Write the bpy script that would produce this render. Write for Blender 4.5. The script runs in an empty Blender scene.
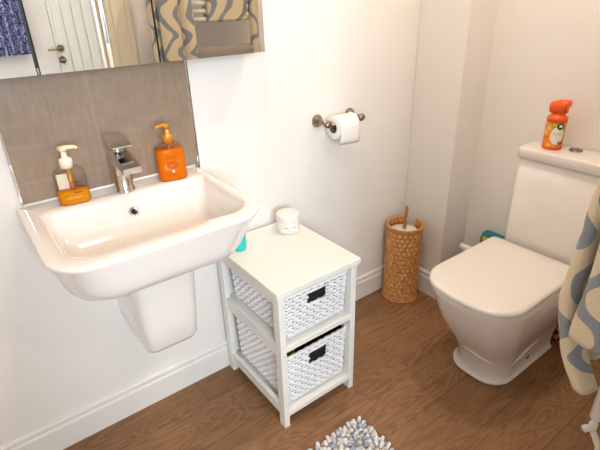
import bpy, bmesh, math, random
from mathutils import Vector, Matrix, noise
random.seed(7)
PI = math.pi
SC = bpy.context.scene
COL = SC.collection
ORG = {}

# ------------------------------------------------------------------ colours / materials
def lin(c):
    c = c / 255.0
    return c / 12.92 if c <= 0.04045 else ((c + 0.055) / 1.055) ** 2.4

def rgb(r, g, b):
    return (lin(r), lin(g), lin(b), 1.0)

class NT:
    """small node-tree writer"""
    def __init__(s, name):
        s.m = bpy.data.materials.new(name); s.m.use_nodes = True
        s.t = s.m.node_tree; s.n = s.t.nodes; s.l = s.t.links
        s.b = s.n['Principled BSDF']
    def new(s, typ, **kw):
        n = s.n.new(typ)
        for k, v in kw.items(): setattr(n, k, v)
        return n
    def link(s, a, b): s.l.new(a, b)
    def val(s, sock, v):
        if hasattr(v, 'is_output'): s.l.new(v, sock)
        else: sock.default_value = v
    def math(s, op, a, b=0.0, c=None):
        n = s.new('ShaderNodeMath', operation=op)
        s.val(n.inputs[0], a); s.val(n.inputs[1], b)
        if c is not None: s.val(n.inputs[2], c)
        return n.outputs[0]
    def mix(s, f, a, b, typ='MIX'):
        n = s.new('ShaderNodeMix', data_type='RGBA', blend_type=typ)
        s.val(n.inputs[0], f); s.val(n.inputs[6], a); s.val(n.inputs[7], b)
        return n.outputs[2]
    def coord(s, which='Object'):
        return s.new('ShaderNodeTexCoord').outputs[which]
    def mapping(s, v, scale=(1, 1, 1), loc=(0, 0, 0), rot=(0, 0, 0)):
        n = s.new('ShaderNodeMapping'); s.link(v, n.inputs[0])
        n.inputs['Scale'].default_value = scale; n.inputs['Location'].default_value = loc
        n.inputs['Rotation'].default_value = rot
        return n.outputs[0]
    def noise(s, v, scale, detail=3, rough=0.5, dist=0.0):
        n = s.new('ShaderNodeTexNoise'); s.link(v, n.inputs['Vector'])
        n.inputs['Scale'].default_value = scale; n.inputs['Detail'].default_value = detail
        n.inputs['Roughness'].default_value = rough; n.inputs['Distortion'].default_value = dist
        return n.outputs['Fac']
    def ramp(s, f, stops):
        n = s.new('ShaderNodeValToRGB'); s.link(f, n.inputs[0]); e = n.color_ramp.elements
        while len(e) < len(stops): e.new(0.5)
        for i, (p, c) in enumerate(stops): e[i].position = p; e[i].color = c
        return n.outputs[0]
    def bump(s, h, strength=0.2, dist=0.002):
        n = s.new('ShaderNodeBump'); s.link(h, n.inputs['Height'])
        n.inputs['Strength'].default_value = strength; n.inputs['Distance'].default_value = dist
        s.link(n.outputs[0], s.b.inputs['Normal'])
    def set(s, **kw):
        for k, v in kw.items(): s.val(s.b.inputs[k.replace('_', ' ')], v)
        return s

def plain(name, col, rough=0.5, metal=0.0, coat=0.0, var=0.03, vscale=12, bump=0.0, bscale=200, **kw):
    t = NT(name); v = t.coord()
    d = tuple(max(0, c * (1 - var)) for c in col[:3]) + (1,)
    t.set(Base_Color=t.mix(t.noise(v, vscale), d, col), Roughness=rough, Metallic=metal, Coat_Weight=coat)
    if coat: t.set(Coat_Roughness=0.05)
    if bump: t.bump(t.noise(v, bscale, 2), bump, 0.001)
    for k, x in kw.items(): t.set(**{k: x})
    return t.m

WHITE = rgb(236, 233, 230)
M = {}
M['wall'] = plain('wall_paint', rgb(240, 236, 231), 0.75, var=0.015, vscale=3, bump=0.05, bscale=300)
M['ceil'] = plain('ceiling_paint', rgb(240, 238, 234), 0.9)
M['gloss'] = plain('white_gloss_wood', rgb(236, 233, 228), 0.35, var=0.02)
M['door'] = plain('door_paint', rgb(240, 238, 232), 0.4, var=0.02)
M['cream'] = plain('cream_gloss', rgb(232, 220, 196), 0.4, var=0.02)
M['ceramic'] = plain('glazed_ceramic', rgb(236, 230, 224), 0.12, coat=0.6, var=0.01)
M['plastic'] = plain('white_plastic', rgb(238, 232, 226), 0.28, coat=0.2, var=0.01)
M['unit'] = plain('white_painted_wood', rgb(238, 236, 230), 0.4, var=0.02)
M['chrome'] = plain('chrome', rgb(215, 214, 213), 0.09, 1.0, var=0.02)
M['nickel'] = plain('brushed_nickel', rgb(150, 136, 122), 0.24, 1.0, var=0.1, vscale=60)
M['mirror'] = plain('mirror_glass', rgb(232, 232, 230), 0.005, 1.0, var=0.0)
M['mirror'].node_tree.nodes['Principled BSDF'].inputs['Roughness'].default_value = 0.0
M['paper'] = plain('tissue_paper', rgb(246, 243, 238), 0.95, var=0.03, vscale=50, bump=0.25, bscale=400)
M['card'] = plain('cardboard', rgb(120, 98, 78), 0.9)
M['gap_shade'] = plain('gap_shade_board', rgb(52, 46, 42), 0.5)  # cabinet board coloured dark to paint shade into the door gaps
M['basket_shade'] = plain('black_basket_shade', rgb(20, 19, 19), 0.95)  # black sheet colour, painted shade for the inside of the baskets
M['black'] = plain('black_rubber', rgb(22, 20, 20), 0.6)
M['seal'] = plain('white_sealant', rgb(240, 238, 234), 0.4)
M['cap'] = plain('ivory_plastic', rgb(240, 222, 180), 0.35, var=0.02)
M['capw'] = plain('cream_plastic', rgb(240, 232, 214), 0.35, var=0.02)
M['gold'] = plain('amber_plastic', rgb(206, 140, 48), 0.25, 0.3, var=0.05)
M['teal'] = plain('teal_plastic', rgb(40, 200, 196), 0.35, var=0.05)
M['tealp'] = plain('teal_packet', rgb(0, 128, 140), 0.4, var=0.05)
M['yellow'] = plain('yellow_print', rgb(240, 206, 50), 0.5)
M['navy'] = plain('navy_print', rgb(30, 70, 120), 0.5)
M['orange'] = plain('orange_plastic', rgb(242, 92, 10), 0.3, var=0.04)
M['green'] = plain('green_print', rgb(20, 92, 52), 0.4)
M['lime'] = plain('lime_sachet', rgb(130, 200, 30), 0.4)
M['ink'] = plain('grey_ink', rgb(110, 108, 112), 0.6)
M['brownink'] = plain('brown_ink', rgb(112, 58, 50), 0.6)
M['redink'] = plain('dark_red_ink', rgb(150, 40, 10), 0.6)
M['whiteink'] = plain('white_ink', rgb(245, 240, 232), 0.6)
M['amberink'] = plain('amber_ink', rgb(226, 160, 40), 0.6)
M['wood'] = plain('bamboo', rgb(184, 132, 74), 0.5, var=0.2, vscale=40)
M['red'] = plain('red_plastic', rgb(190, 36, 40), 0.4)
M['slate'] = plain('strike_steel', rgb(70, 84, 130), 0.35, 0.7)
M['brass'] = plain('satin_steel', rgb(170, 150, 125), 0.3, 1.0)
M['rad'] = plain('white_enamel', rgb(240, 236, 228), 0.25, coat=0.3)

def mat_floor():
    t = NT('wood_plank_vinyl'); v = t.coord(); sp = t.new('ShaderNodeSeparateXYZ'); t.link(v, sp.inputs[0])
    X, Y = sp.outputs[0], sp.outputs[1]
    W, L = 0.175, 1.22
    yy = t.math('DIVIDE', t.math('ADD', Y, 0.135), W)
    row = t.math('FLOOR', yy)                                   # 0 next to the wall, then -1, -2 ...
    xs = t.math('DIVIDE', t.math('ADD', t.math('SUBTRACT', X, 0.122), t.math('MULTIPLY', row, 0.359)), L)
    col = t.math('FLOOR', xs)
    cmb = t.new('ShaderNodeCombineXYZ'); t.link(row, cmb.inputs[0]); t.link(col, cmb.inputs[1])
    wn = t.new('ShaderNodeTexWhiteNoise', noise_dimensions='2D'); t.link(cmb.outputs[0], wn.inputs['Vector'])
    off = t.new('ShaderNodeVectorMath', operation='SCALE'); t.link(wn.outputs['Color'], off.inputs[0]); off.inputs['Scale'].default_value = 7.0
    ad = t.new('ShaderNodeVectorMath', operation='ADD'); t.link(v, ad.inputs[0]); t.link(off.outputs[0], ad.inputs[1])
    p = ad.outputs[0]
    # cathedral grain: distorted rings stretched along the plank
    g = t.noise(t.mapping(p, (1.1, 7.5, 1)), 1.6, 2, 0.5, 0.4)
    rings = t.math('FRACT', t.math('MULTIPLY', g, 17.0))
    rings = t.math('ABSOLUTE', t.math('SUBTRACT', rings, 0.5))
    fine = t.noise(t.mapping(p, (6, 160, 1)), 1.0, 4, 0.6)
    blot = t.noise(t.mapping(p, (2.2, 9, 1)), 1.5, 3, 0.55)
    base = t.ramp(wn.outputs['Value'], [(0.0, rgb(122, 84, 52)), (0.35, rgb(156, 112, 73)), (0.7, rgb(138, 100, 68)), (1.0, rgb(104, 76, 54))])
    c = t.mix(t.math('MULTIPLY', t.ramp(rings, [(0.0, (1, 1, 1, 1)), (0.38, (0, 0, 0, 1))]), 0.72), base, rgb(74, 46, 27))
    c = t.mix(t.math('MULTIPLY', fine, 0.6), c, rgb(100, 68, 44))
    c = t.mix(t.math('MULTIPLY', blot, 0.42), c, rgb(192, 148, 106))
    fy = t.math('FRACT', yy); fx = t.math('FRACT', xs)
    ey = t.math('MULTIPLY', t.math('MINIMUM', fy, t.math('SUBTRACT', 1.0, fy)), W)
    ex = t.math('MULTIPLY', t.math('MINIMUM', fx, t.math('SUBTRACT', 1.0, fx)), L)
    e = t.math('LESS_THAN', t.math('MINIMUM', ex, ey), 0.0013)
    c = t.mix(t.math('MULTIPLY', e, 0.55), c, rgb(58, 38, 26))
    t.set(Base_Color=c, Roughness=t.math('ADD', 0.40, t.math('MULTIPLY', fine, 0.15)), Specular_IOR_Level=0.35)
    t.bump(t.math('SUBTRACT', fine, t.math('MULTIPLY', e, 2.0)), 0.15, 0.0008)
    return t.m
M['floor'] = mat_floor()

def mat_tile():
    t = NT('taupe_stone_tile'); v = t.coord(); sp = t.new('ShaderNodeSeparateXYZ'); t.link(v, sp.inputs[0])
    s1 = t.noise(t.mapping(v, (90, 1, 14)), 1.0, 4, 0.6)
    s2 = t.noise(t.mapping(v, (3, 3, 6), rot=(0, 0.3, 0)), 3.0, 4, 0.6, 0.8)
    c = t.mix(t.math('MULTIPLY', s1, 0.9), rgb(164, 145, 126), rgb(122, 102, 86))
    c = t.mix(t.math('MULTIPLY', t.ramp(s2, [(0.45, (0, 0, 0, 1)), (0.75, (1, 1, 1, 1))]), 0.4), c, rgb(172, 153, 136))
    e1 = t.math('LESS_THAN', t.math('ABSOLUTE', t.math('SUBTRACT', sp.outputs[0], -0.03)), 0.0007)
    e2 = t.math('MULTIPLY', t.math('LESS_THAN', t.math('ABSOLUTE', t.math('SUBTRACT', sp.outputs[2], 0.068)), 0.0007), t.math('LESS_THAN', sp.outputs[0], -0.03))
    c = t.mix(t.math('MULTIPLY', t.math('MAXIMUM', e1, e2), 0.45), c, rgb(190, 176, 160))
    t.set(Base_Color=c, Roughness=0.3)
    t.bump(s1, 0.08, 0.0006)
    return t.m
M['tile'] = mat_tile()

def mat_swirl():
    t = NT('swirl_terry'); uv = t.new('ShaderNodeUVMap').outputs[0]; sp = t.new('ShaderNodeSeparateXYZ'); t.link(uv, sp.inputs[0])
    U, V = sp.outputs[0], sp.outputs[1]
    nz = t.noise(t.mapping(uv, (1, 1, 1)), 6.0, 1)
    ph = t.math('ADD', t.math('MULTIPLY', V, 2 * PI / 0.19), t.math('MULTIPLY', nz, 4.5))
    s = t.math('ADD', U, t.math('MULTIPLY', t.math('SINE', ph), 0.040))
    f = t.math('ABSOLUTE', t.math('SUBTRACT', t.math('FRACT', t.math('DIVIDE', s, 0.092)), 0.5))
    band = t.ramp(f, [(0.165, (1, 1, 1, 1)), (0.19, (0, 0, 0, 1))])
    fz = t.noise(uv, 420, 2)
    cream = t.mix(fz, rgb(198, 176, 140), rgb(236, 220, 190))
    blue = t.mix(fz, rgb(112, 118, 124), rgb(152, 158, 164))
    t.set(Base_Color=t.mix(band, cream, blue), Roughness=0.95, Sheen_Weight=0.3)
    t.bump(fz, 0.6, 0.004)
    return t.m
M['swirl'] = mat_swirl()

def mat_hem():
    t = NT('cream_hem'); v = t.coord()
    t.set(Base_Color=t.mix(t.noise(v, 300), rgb(206, 186, 150), rgb(230, 214, 182)), Roughness=0.9)
    t.bump(t.noise(v, 500), 0.4, 0.002); return t.m
M['hem'] = mat_hem()
M['greyt'] = plain('grey_terry', rgb(158, 146, 138), 0.95, var=0.2, vscale=200, bump=0.6, bscale=400)

def mat_curtain():
    t = NT('blue_paisley_cloth'); uv = t.new('ShaderNodeUVMap').outputs[0]
    vo = t.new('ShaderNodeTexVoronoi'); t.link(t.mapping(uv, (1, 1, 1)), vo.inputs['Vector']); vo.inputs['Scale'].default_value = 32
    w = t.math('SINE', t.math('MULTIPLY', vo.outputs['Distance'], 22.0))
    n = t.noise(uv, 40, 2)
    f = t.ramp(t.math('ADD', t.math('MULTIPLY', w, 0.25), n), [(0.46, rgb(40, 50, 116)), (0.58, rgb(92, 104, 166)), (0.72, rgb(210, 214, 232))])
    t.set(Base_Color=f, Roughness=0.9); return t.m
M['curtain'] = mat_curtain()

def mat_wicker_white():
    t = NT('white_wicker'); v = t.coord()
    n = t.noise(t.mapping(v, (60, 60, 220)), 1.0, 3)
    t.set(Base_Color=t.mix(n, rgb(232, 230, 232), rgb(254, 254, 254)), Roughness=0.55)
    t.bump(n, 0.4, 0.001); return t.m
M['wickerw'] = mat_wicker_white()
M['dark_in'] = plain('shaded_wicker', rgb(226, 222, 218), 0.8)

def mat_wicker_brown():
    t = NT('brown_wicker'); v = t.coord()
    n = t.noise(t.mapping(v, (90, 90, 30)), 1.0, 3)
    c = t.ramp(n, [(0.25, rgb(182, 122, 66)), (0.5, rgb(206, 148, 86)), (0.75, rgb(222, 170, 106))])
    t.set(Base_Color=c, Roughness=0.55); t.bump(n, 0.5, 0.001); return t.m
M['wickerb'] = mat_wicker_brown()

def mat_rug():
    t = NT('chenille_tufts'); a = t.new('ShaderNodeAttribute', attribute_name='tuft'); v = t.coord()
    c = t.ramp(a.outputs['Fac'], [(0.0, rgb(248, 247, 246)), (0.40, rgb(244, 242, 238)), (0.56, rgb(236, 226, 206)), (0.72, rgb(196, 200, 216)), (0.86, rgb(150, 158, 184)), (1.0, rgb(226, 226, 228))])
    n = t.noise(v, 600, 2)
    t.set(Base_Color=t.mix(t.math('MULTIPLY', n, 0.3), c, rgb(150, 148, 150)), Roughness=0.95)
    t.bump(n, 0.8, 0.003); return t.m
M['rug'] = mat_rug()
M['rugbase'] = plain('rug_backing', rgb(176, 170, 164), 0.95)

def mat_shell(name, tint, alpha):
    t = NT(name); out = t.n['Material Output']
    tr = t.new('ShaderNodeBsdfTransparent'); tr.inputs[0].default_value = tint
    t.set(Base_Color=(0.02, 0.02, 0.02, 1), Roughness=0.05)
    lw = t.new('ShaderNodeLayerWeight'); lw.inputs[0].default_value = 0.35
    mx = t.new('ShaderNodeMixShader')
    t.link(t.math('MULTIPLY_ADD', lw.outputs['Facing'], 0.25, alpha), mx.inputs[0])
    t.link(tr.outputs[0], mx.inputs[1]); t.link(t.b.outputs[0], mx.inputs[2]); t.link(mx.outputs[0], out.inputs[0])
    return t.m
M['clear'] = mat_shell('clear_plastic', (0.98, 0.97, 0.95, 1), 0.03)
M['pane'] = mat_shell('window_glass', (0.97, 0.98, 0.98, 1), 0.03)

def mat_soap(name, c1, c2):
    t = NT(name); out = t.n['Material Output']; v = t.coord()
    t.set(Base_Color=t.mix(t.noise(v, 14), c1, c2), Roughness=0.2, Specular_IOR_Level=0.15)
    tl = t.new('ShaderNodeBsdfTranslucent'); tl.inputs[0].default_value = c2
    mx = t.new('ShaderNodeMixShader'); mx.inputs[0].default_value = 0.45
    t.link(t.b.outputs[0], mx.inputs[1]); t.link(tl.outputs[0], mx.inputs[2]); t.link(mx.outputs[0], out.inputs[0])
    return t.m
M['soap'] = mat_soap('orange_soap', rgb(255, 160, 10), rgb(255, 186, 40))
M['soap2'] = mat_soap('deep_orange_soap', rgb(255, 128, 4), rgb(255, 160, 20))

def mat_can():
    t = NT('fruit_print_label'); v = t.coord()
    vo = t.new('ShaderNodeTexVoronoi'); t.link(v, vo.inputs['Vector']); vo.inputs['Scale'].default_value = 46
    c = t.ramp(vo.outputs['Distance'], [(0.0, rgb(250, 214, 90)), (0.35, rgb(246, 170, 40)), (0.7, rgb(236, 110, 20))])
    n = t.noise(v, 40, 1)
    c = t.mix(t.ramp(n, [(0.55, (0, 0, 0, 1)), (0.62, (1, 1, 1, 1))]), c, rgb(170, 160, 60))
    t.set(Base_Color=c, Roughness=0.3); return t.m
M['can'] = mat_can()

def mat_packet():
    t = NT('red_black_packet'); v = t.coord()
    n = t.noise(v, 55, 1)
    c = t.ramp(n, [(0.40, rgb(16, 14, 16)), (0.46, rgb(196, 30, 36)), (0.56, rgb(186, 24, 30)), (0.60, rgb(226, 214, 208)), (0.66, rgb(20, 16, 18))])
    t.set(Base_Color=c, Roughness=0.35); return t.m
M['packet'] = mat_packet()

# ------------------------------------------------------------------ mesh builder
class MB:
    def __init__(s): s.b = bmesh.new()
    def face(s, vs, mi=0, smooth=False):
        try:
            f = s.b.faces.new(vs); f.material_index = mi; f.smooth = smooth; return f
        except ValueError: return None
    def box(s, x0, x1, y0, y1, z0, z1, bev=0.0, mi=0, seg=2):
        t = bmesh.new(); bmesh.ops.create_cube(t, size=1.0)
        for v in t.verts: v.co = Vector(((x0 + x1) / 2 + v.co.x * (x1 - x0), (y0 + y1) / 2 + v.co.y * (y1 - y0), (z0 + z1) / 2 + v.co.z * (z1 - z0)))
        if bev: bmesh.ops.bevel(t, geom=list(t.edges), offset=bev, segments=seg, profile=0.5, affect='EDGES')
        s.add(t, mi); return s
    def add(s, t, mi=0, mat=None, smooth=None):
        mp = {}
        for v in t.verts: mp[v] = s.b.verts.new(mat @ v.co if mat else v.co)
        for f in t.faces:
            g = s.face([mp[v] for v in f.verts], mi, f.smooth if smooth is None else smooth)
        t.free()
    def loft(s, rings, cap0=True, cap1=True, closed=True, mi=0, smooth=True):
        vs = [[s.b.verts.new(p) for p in r] for r in rings]
        n = len(vs[0])
        for a, b in zip(vs, vs[1:]):
            for i in range(n if closed else n - 1):
                j = (i + 1) % n
                s.face([a[i], a[j], b[j], b[i]], mi, smooth)
        if cap0: s.face(list(reversed(vs[0])), mi, smooth)
        if cap1: s.face(vs[-1], mi, smooth)
        return vs
    def lathe(s, prof, c=(0, 0, 0), n=32, axis='z', mi=0, cap0=True, cap1=True, smooth=True):
        rings = []
        for r, h in prof:
            ring = []
            for i in range(n):
                a = 2 * PI * i / n; p = (r * math.cos(a), r * math.sin(a), h)
                if axis == 'x': p = (h, p[0], p[1])
                elif axis == 'y': p = (p[1], h, p[0])
                ring.append(Vector(p) + Vector(c))
            rings.append(ring)
        s.loft(rings, cap0, cap1, True, mi, smooth); return s
    def tube(s, pts, r, n=10, mi=0, caps=True):
        pts = [Vector(p) for p in pts]; rs = r if isinstance(r, (list, tuple)) else [r] * len(pts)
        rings = []; up = None
        for i, p in enumerate(pts):
            d = (pts[min(i + 1, len(pts) - 1)] - pts[max(i - 1, 0)]).normalized()
            if up is None: up = d.orthogonal().normalized()
            a = (up - d * up.dot(d)); a = a.normalized() if a.length > 1e-6 else d.orthogonal().normalized()
            up = a; b = d.cross(a)
            rings.append([p + (a * math.cos(2 * PI * k / n) + b * math.sin(2 * PI * k / n)) * rs[i] for k in range(n)])
        s.loft(rings, caps, caps, True, mi); return s
    def xform(s, m):
        bmesh.ops.transform(s.b, matrix=m, verts=list(s.b.verts)); return s
    def build(s, name, mats, parent=None, loc=None, recalc=True, bevel=0.0, subsurf=0, autosmooth=None):
        if not isinstance(mats, (list, tuple)): mats = [mats]
        if recalc: bmesh.ops.recalc_face_normals(s.b, faces=list(s.b.faces))
        off = ORG[parent.name] if parent else Vector(loc or (0, 0, 0))
        bmesh.ops.translate(s.b, vec=-off, verts=list(s.b.verts))
        me = bpy.data.meshes.new(name); s.b.to_mesh(me); s.b.free()
        for m in mats: me.materials.append(m)
        o = bpy.data.objects.new(name, me); COL.objects.link(o)
        if parent: o.parent = parent
        else: o.location = off
        ORG[o.name] = off
        if bevel:
            b = o.modifiers.new('bevel', 'BEVEL'); b.width = bevel; b.segments = 2; b.limit_method = 'ANGLE'; b.angle_limit = 0.7
        if subsurf:
            u = o.modifiers.new('sub', 'SUBSURF'); u.levels = subsurf; u.render_levels = subsurf
        return o

def tag(o, label=None, cat=None, group=None, kind=None):
    if label: o['label'] = label
    if cat: o['category'] = cat
    if group: o['group'] = group
    if kind: o['kind'] = kind
    return o

def thing(name, loc, label, cat, group=None):
    o = bpy.data.objects.new(name, None); COL.objects.link(o); o.location = loc; o.empty_display_size = 0.05
    ORG[o.name] = Vector(loc)
    return tag(o, label, cat, group)

def struct(mb, name, mat, label=None, parent=None, **kw):
    o = mb.build(name, mat, parent, **kw)
    if not parent: o['kind'] = 'structure'
    if label: o['label'] = label
    return o

def rr(x0, x1, y0, y1, rads, z, n=8):
    """rounded rectangle ring; rads for corners (x1,y1) (x0,y1) (x0,y0) (x1,y0)"""
    if not isinstance(rads, (list, tuple)): rads = [rads] * 4
    out = []
    for k, (cx, cy, sx, sy) in enumerate([(x1, y1, -1, -1), (x0, y1, 1, -1), (x0, y0, 1, 1), (x1, y0, -1, 1)]):
        r = rads[k]; px, py = cx + sx * r, cy + sy * r
        for i in range(n + 1):
            a = PI / 2 * k + PI / 2 * i / n
            out.append(Vector((px + r * math.cos(a), py + r * math.sin(a), z)))
    return out

def dens(ring, step=0.02):
    return ring

def dring(xf, xb, cy, hw, r, z, bulge=0.0, n=10, rb=0.02):
    ring = rr(xf, xb, cy - hw, cy + hw, [rb, r, r, rb], z, n)
    xm = xb
    for p in ring:
        t = (p.x - xf) / (xm - xf)
        if t < 0.45: p.x -= bulge * (1 - ((p.y - cy) / hw) ** 2) * (1 - t / 0.45)
    # split the front edge so that the bulge shows
    k = 2 * (n + 1)
    a, b = ring[k - 1], ring[k]
    extra = []
    for i in range(1, 8):
        f = i / 8; y = a.y + (b.y - a.y) * f
        extra.append(Vector((xf - bulge * (1 - ((y - cy) / hw) ** 2), y, z)))
    return ring[:k] + extra + ring[k:]

def text_bm(s, size):
    cu = bpy.data.curves.new('t', 'FONT'); cu.body = s; cu.size = size; cu.align_x = 'CENTER'; cu.align_y = 'CENTER'; cu.extrude = 0.0
    o = bpy.data.objects.new('t', cu); COL.objects.link(o)
    dg = bpy.context.evaluated_depsgraph_get(); me = bpy.data.meshes.new_from_object(o.evaluated_get(dg))
    b = bmesh.new(); b.from_mesh(me)
    bpy.data.objects.remove(o); bpy.data.curves.remove(cu); bpy.data.meshes.remove(me)
    return b

# ------------------------------------------------------------------ camera
CAM = Vector((-0.34115, -1.37889, 1.36))
R = [(0.79794213, -0.60214739, -0.02658706), (-0.28588723, -0.33927633, -0.89619198), (0.5306193, 0.72271024, -0.44286912)]
cd = bpy.data.cameras.new('camera'); cam = bpy.data.objects.new('camera', cd); COL.objects.link(cam)
r_, d_, f_ = (Vector(v) for v in R)
mw = Matrix((( r_.x, -d_.x, -f_.x, CAM.x), (r_.y, -d_.y, -f_.y, CAM.y), (r_.z, -d_.z, -f_.z, CAM.z), (0, 0, 0, 1)))
cam.matrix_world = mw
cd.sensor_fit = 'HORIZONTAL'; cd.sensor_width = 36.0; cd.lens = 36.0 * 463.1247 / 600.0; cd.clip_start = 0.02
SC.camera = cam

# ------------------------------------------------------------------ room
XB, DB, XC = 1.3174, 0.2385, 1.4972     # boxing face, its depth, right wall
YF, YH = -1.285, -1.44                  # near wall: bathroom face, hall face
XL, HC, YE = -0.80, 2.36, -2.92         # left wall, ceiling, far hall wall
DO0, DO1, DH = -0.50, 0.38, 2.02        # doorway in the near wall

struct(MB().box(-1.6, 1.9, YE - 0.1, 0.0, -0.1, 0.0), 'floor', M['floor'])
struct(MB().box(-1.6, 1.9, YE - 0.1, 0.1, HC, HC + 0.1), 'ceiling', M['ceil'])
struct(MB().box(XL - 0.1, XC + 0.1, 0.0, 0.1, 0, HC), 'wall_back', M['wall'])
struct(MB().box(XB, XC + 0.1, -DB, 0.0, 0, HC, 0.004), 'wall_corner_boxing', M['wall'])
struct(MB().box(XC, XC + 0.1, YH, -DB, 0, HC), 'wall_right', M['wall'])
struct(MB().box(XL - 0.1, XL, YF, 0.0, 0, HC), 'wall_left', M['wall'])
w = MB(); w.box(DO1, XC + 0.1, YH, YF, 0, HC); w.box(-1.6, DO0, YH, YF, 0, HC); w.box(DO0, DO1, YH, YF, DH, HC)
struct(w, 'wall_front', M['wall'])
# hall beyond the doorway
WX0, WX1, WZ0, WZ1 = -1.15, -0.02, 1.06, 2.1
w = MB(); w.box(-1.6, WX0, YE - 0.1, YE, 0, HC); w.box(WX1, 0.425, YE - 0.1, YE, 0, HC); w.box(WX0, WX1, YE - 0.1, YE, 0, WZ0); w.box(WX0, WX1, YE - 0.1, YE, WZ1, HC)
w.box(1.20, 1.9, YE - 0.1, YE, 0, HC); w.box(0.425, 1.20, YE - 0.1, YE, 2.0, HC)
struct(w, 'wall_hall_far', M['wall'])
struct(MB().box(-1.6, -1.5, YE, YH, 0, HC), 'wall_hall_left', M['wall'])
struct(MB().box(1.8, 1.9, YE, YH, 0, HC), 'wall_hall_right', M['wall'])

def board(name, pts, inward, cut0=False):
    """ogee skirting along a polyline; inward = list of inward normals per segment handled by offset points"""
    prof = [(0.0, 0.0), (0.015, 0.0), (0.015, 0.088), (0.0135, 0.094), (0.010, 0.097), (0.0095, 0.104), (0.012, 0.110), (0.0105, 0.117), (0.006, 0.121), (0.0, 0.121)]
    m = MB(); rings = []
    for (p, nrm) in zip(pts, inward):
        rings.append([Vector((p[0] + nrm[0] * o, p[1] + nrm[1] * o, z)) for o, z in prof])
    for a, b in zip(rings, rings[1:]):
        m.loft([a, b], True, True, True, 0, False)
    bmesh.ops.remove_doubles(m.b, verts=list(m.b.verts), dist=1e-6)
    return struct(m, name, M['gloss'])
board('baseboard_back', [(XL, 0), (XB, 0)], [(1, -1), (-1, -1)])
board('baseboard_corner', [(XB, 0), (XB, -DB), (XC, -DB)], [(-1, -1), (-1, -1), (-1, -1)])
board('baseboard_right', [(XC, -DB), (XC, YF)], [(-1, -1), (-1, 1)])
board('baseboard_front', [(XC, YF), (DO1 + 0.11, YF)], [(-1, 1), (0, 1)])

# doorway lining + architrave
t1 = MB(); t1.box(DO1 - 0.02, DO1 - 0.0005, YH - 0.004, YF + 0.004, 0, DH, 0.002); t1.box(DO1 - 0.032, DO1 - 0.0205, -1.40, -1.36, 0, DH, 0.002)
lining = struct(t1, 'trim_1', M['cream'], 'cream door lining')
sp = MB(); sp.box(DO1 - 0.0225, DO1 - 0.0202, -1.322, -1.296, 1.18, 1.30, 0.001)
so = sp.build('strike_plate', M['slate'], lining); so['label'] = 'blue grey metal strike plate'
a = MB(); a.box(DO1 - 0.012, DO1 + 0.11, YF + 0.0005, YF + 0.013, 0, DH + 0.06, 0.003); a.box(DO1 + 0.010, DO1 + 0.100, YF + 0.013, YF + 0.017, 0, DH + 0.05, 0.003); a.box(DO1 + 0.075, DO1 + 0.100, YF + 0.017, YF + 0.022, 0, DH + 0.05, 0.003)
struct(a, 'trim_2', M['cream'], 'cream moulded architrave')

# hall door with planked face and lever
d1 = MB(); d1.box(0.43, 1.195, YE - 0.04, YE - 0.004, 0.006, 1.985, 0.003)
nb = 10; x0 = 0.445; pw = (1.18 - x0) / nb
for i in range(nb): d1.box(x0 + i * pw + 0.0035, x0 + (i + 1) * pw - 0.0035, YE - 0.006, YE + 0.008, 0.02, 1.97, 0.003)
door = struct(d1, 'door_1', M['door'], 'white planked hall door')
h = MB(); h.lathe([(0.026, 0), (0.026, 0.006), (0.012, 0.010), (0.010, 0.045)], (0.455, YE + 0.008, 1.055), 20, 'y')
h.tube([(0.455, YE + 0.050, 1.055), (0.42, YE + 0.052, 1.055), (0.36, YE + 0.050, 1.052)], [0.010, 0.0095, 0.008])
ho = h.build('lever_handle', M['brass'], door); ho['label'] = 'steel lever handle'
h = MB(); h.lathe([(0.026, 0), (0.026, 0.006), (0.010, 0.008), (0.010, 0.03)], (0.452, YE + 0.008, 0.972), 20, 'y'); h.box(0.43, 0.474, YE + 0.034, YE + 0.042, 0.964, 0.98, 0.003)
ho = h.build('thumb_turn', M['brass'], door); ho['label'] = 'steel thumb turn lock'

# hall window
wf = MB()
for b_ in [(WX0, WX0 + 0.05, WZ0, WZ1), (WX1 - 0.05, WX1, WZ0, WZ1), (WX0, WX1, WZ0, WZ0 + 0.05), (WX0, WX1, WZ1 - 0.05, WZ1), ((WX0 + WX1) / 2 - 0.025, (WX0 + WX1) / 2 + 0.025, WZ0, WZ1)]:
    wf.box(b_[0], b_[1], YE - 0.08, YE - 0.03, b_[2], b_[3], 0.004)
win = struct(wf, 'window_1', M['gloss'])
MB().box(WX0 + 0.045, WX1 - 0.045, YE - 0.058, YE - 0.054, WZ0 + 0.045, WZ1 - 0.045).build('window_pane', M['pane'], win)
MB().box(WX0 - 0.04, WX1 + 0.04, YE - 0.03, YE + 0.06, WZ0 - 0.03, WZ0, 0.004).build('window_sill', M['gloss'], win)

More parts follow.
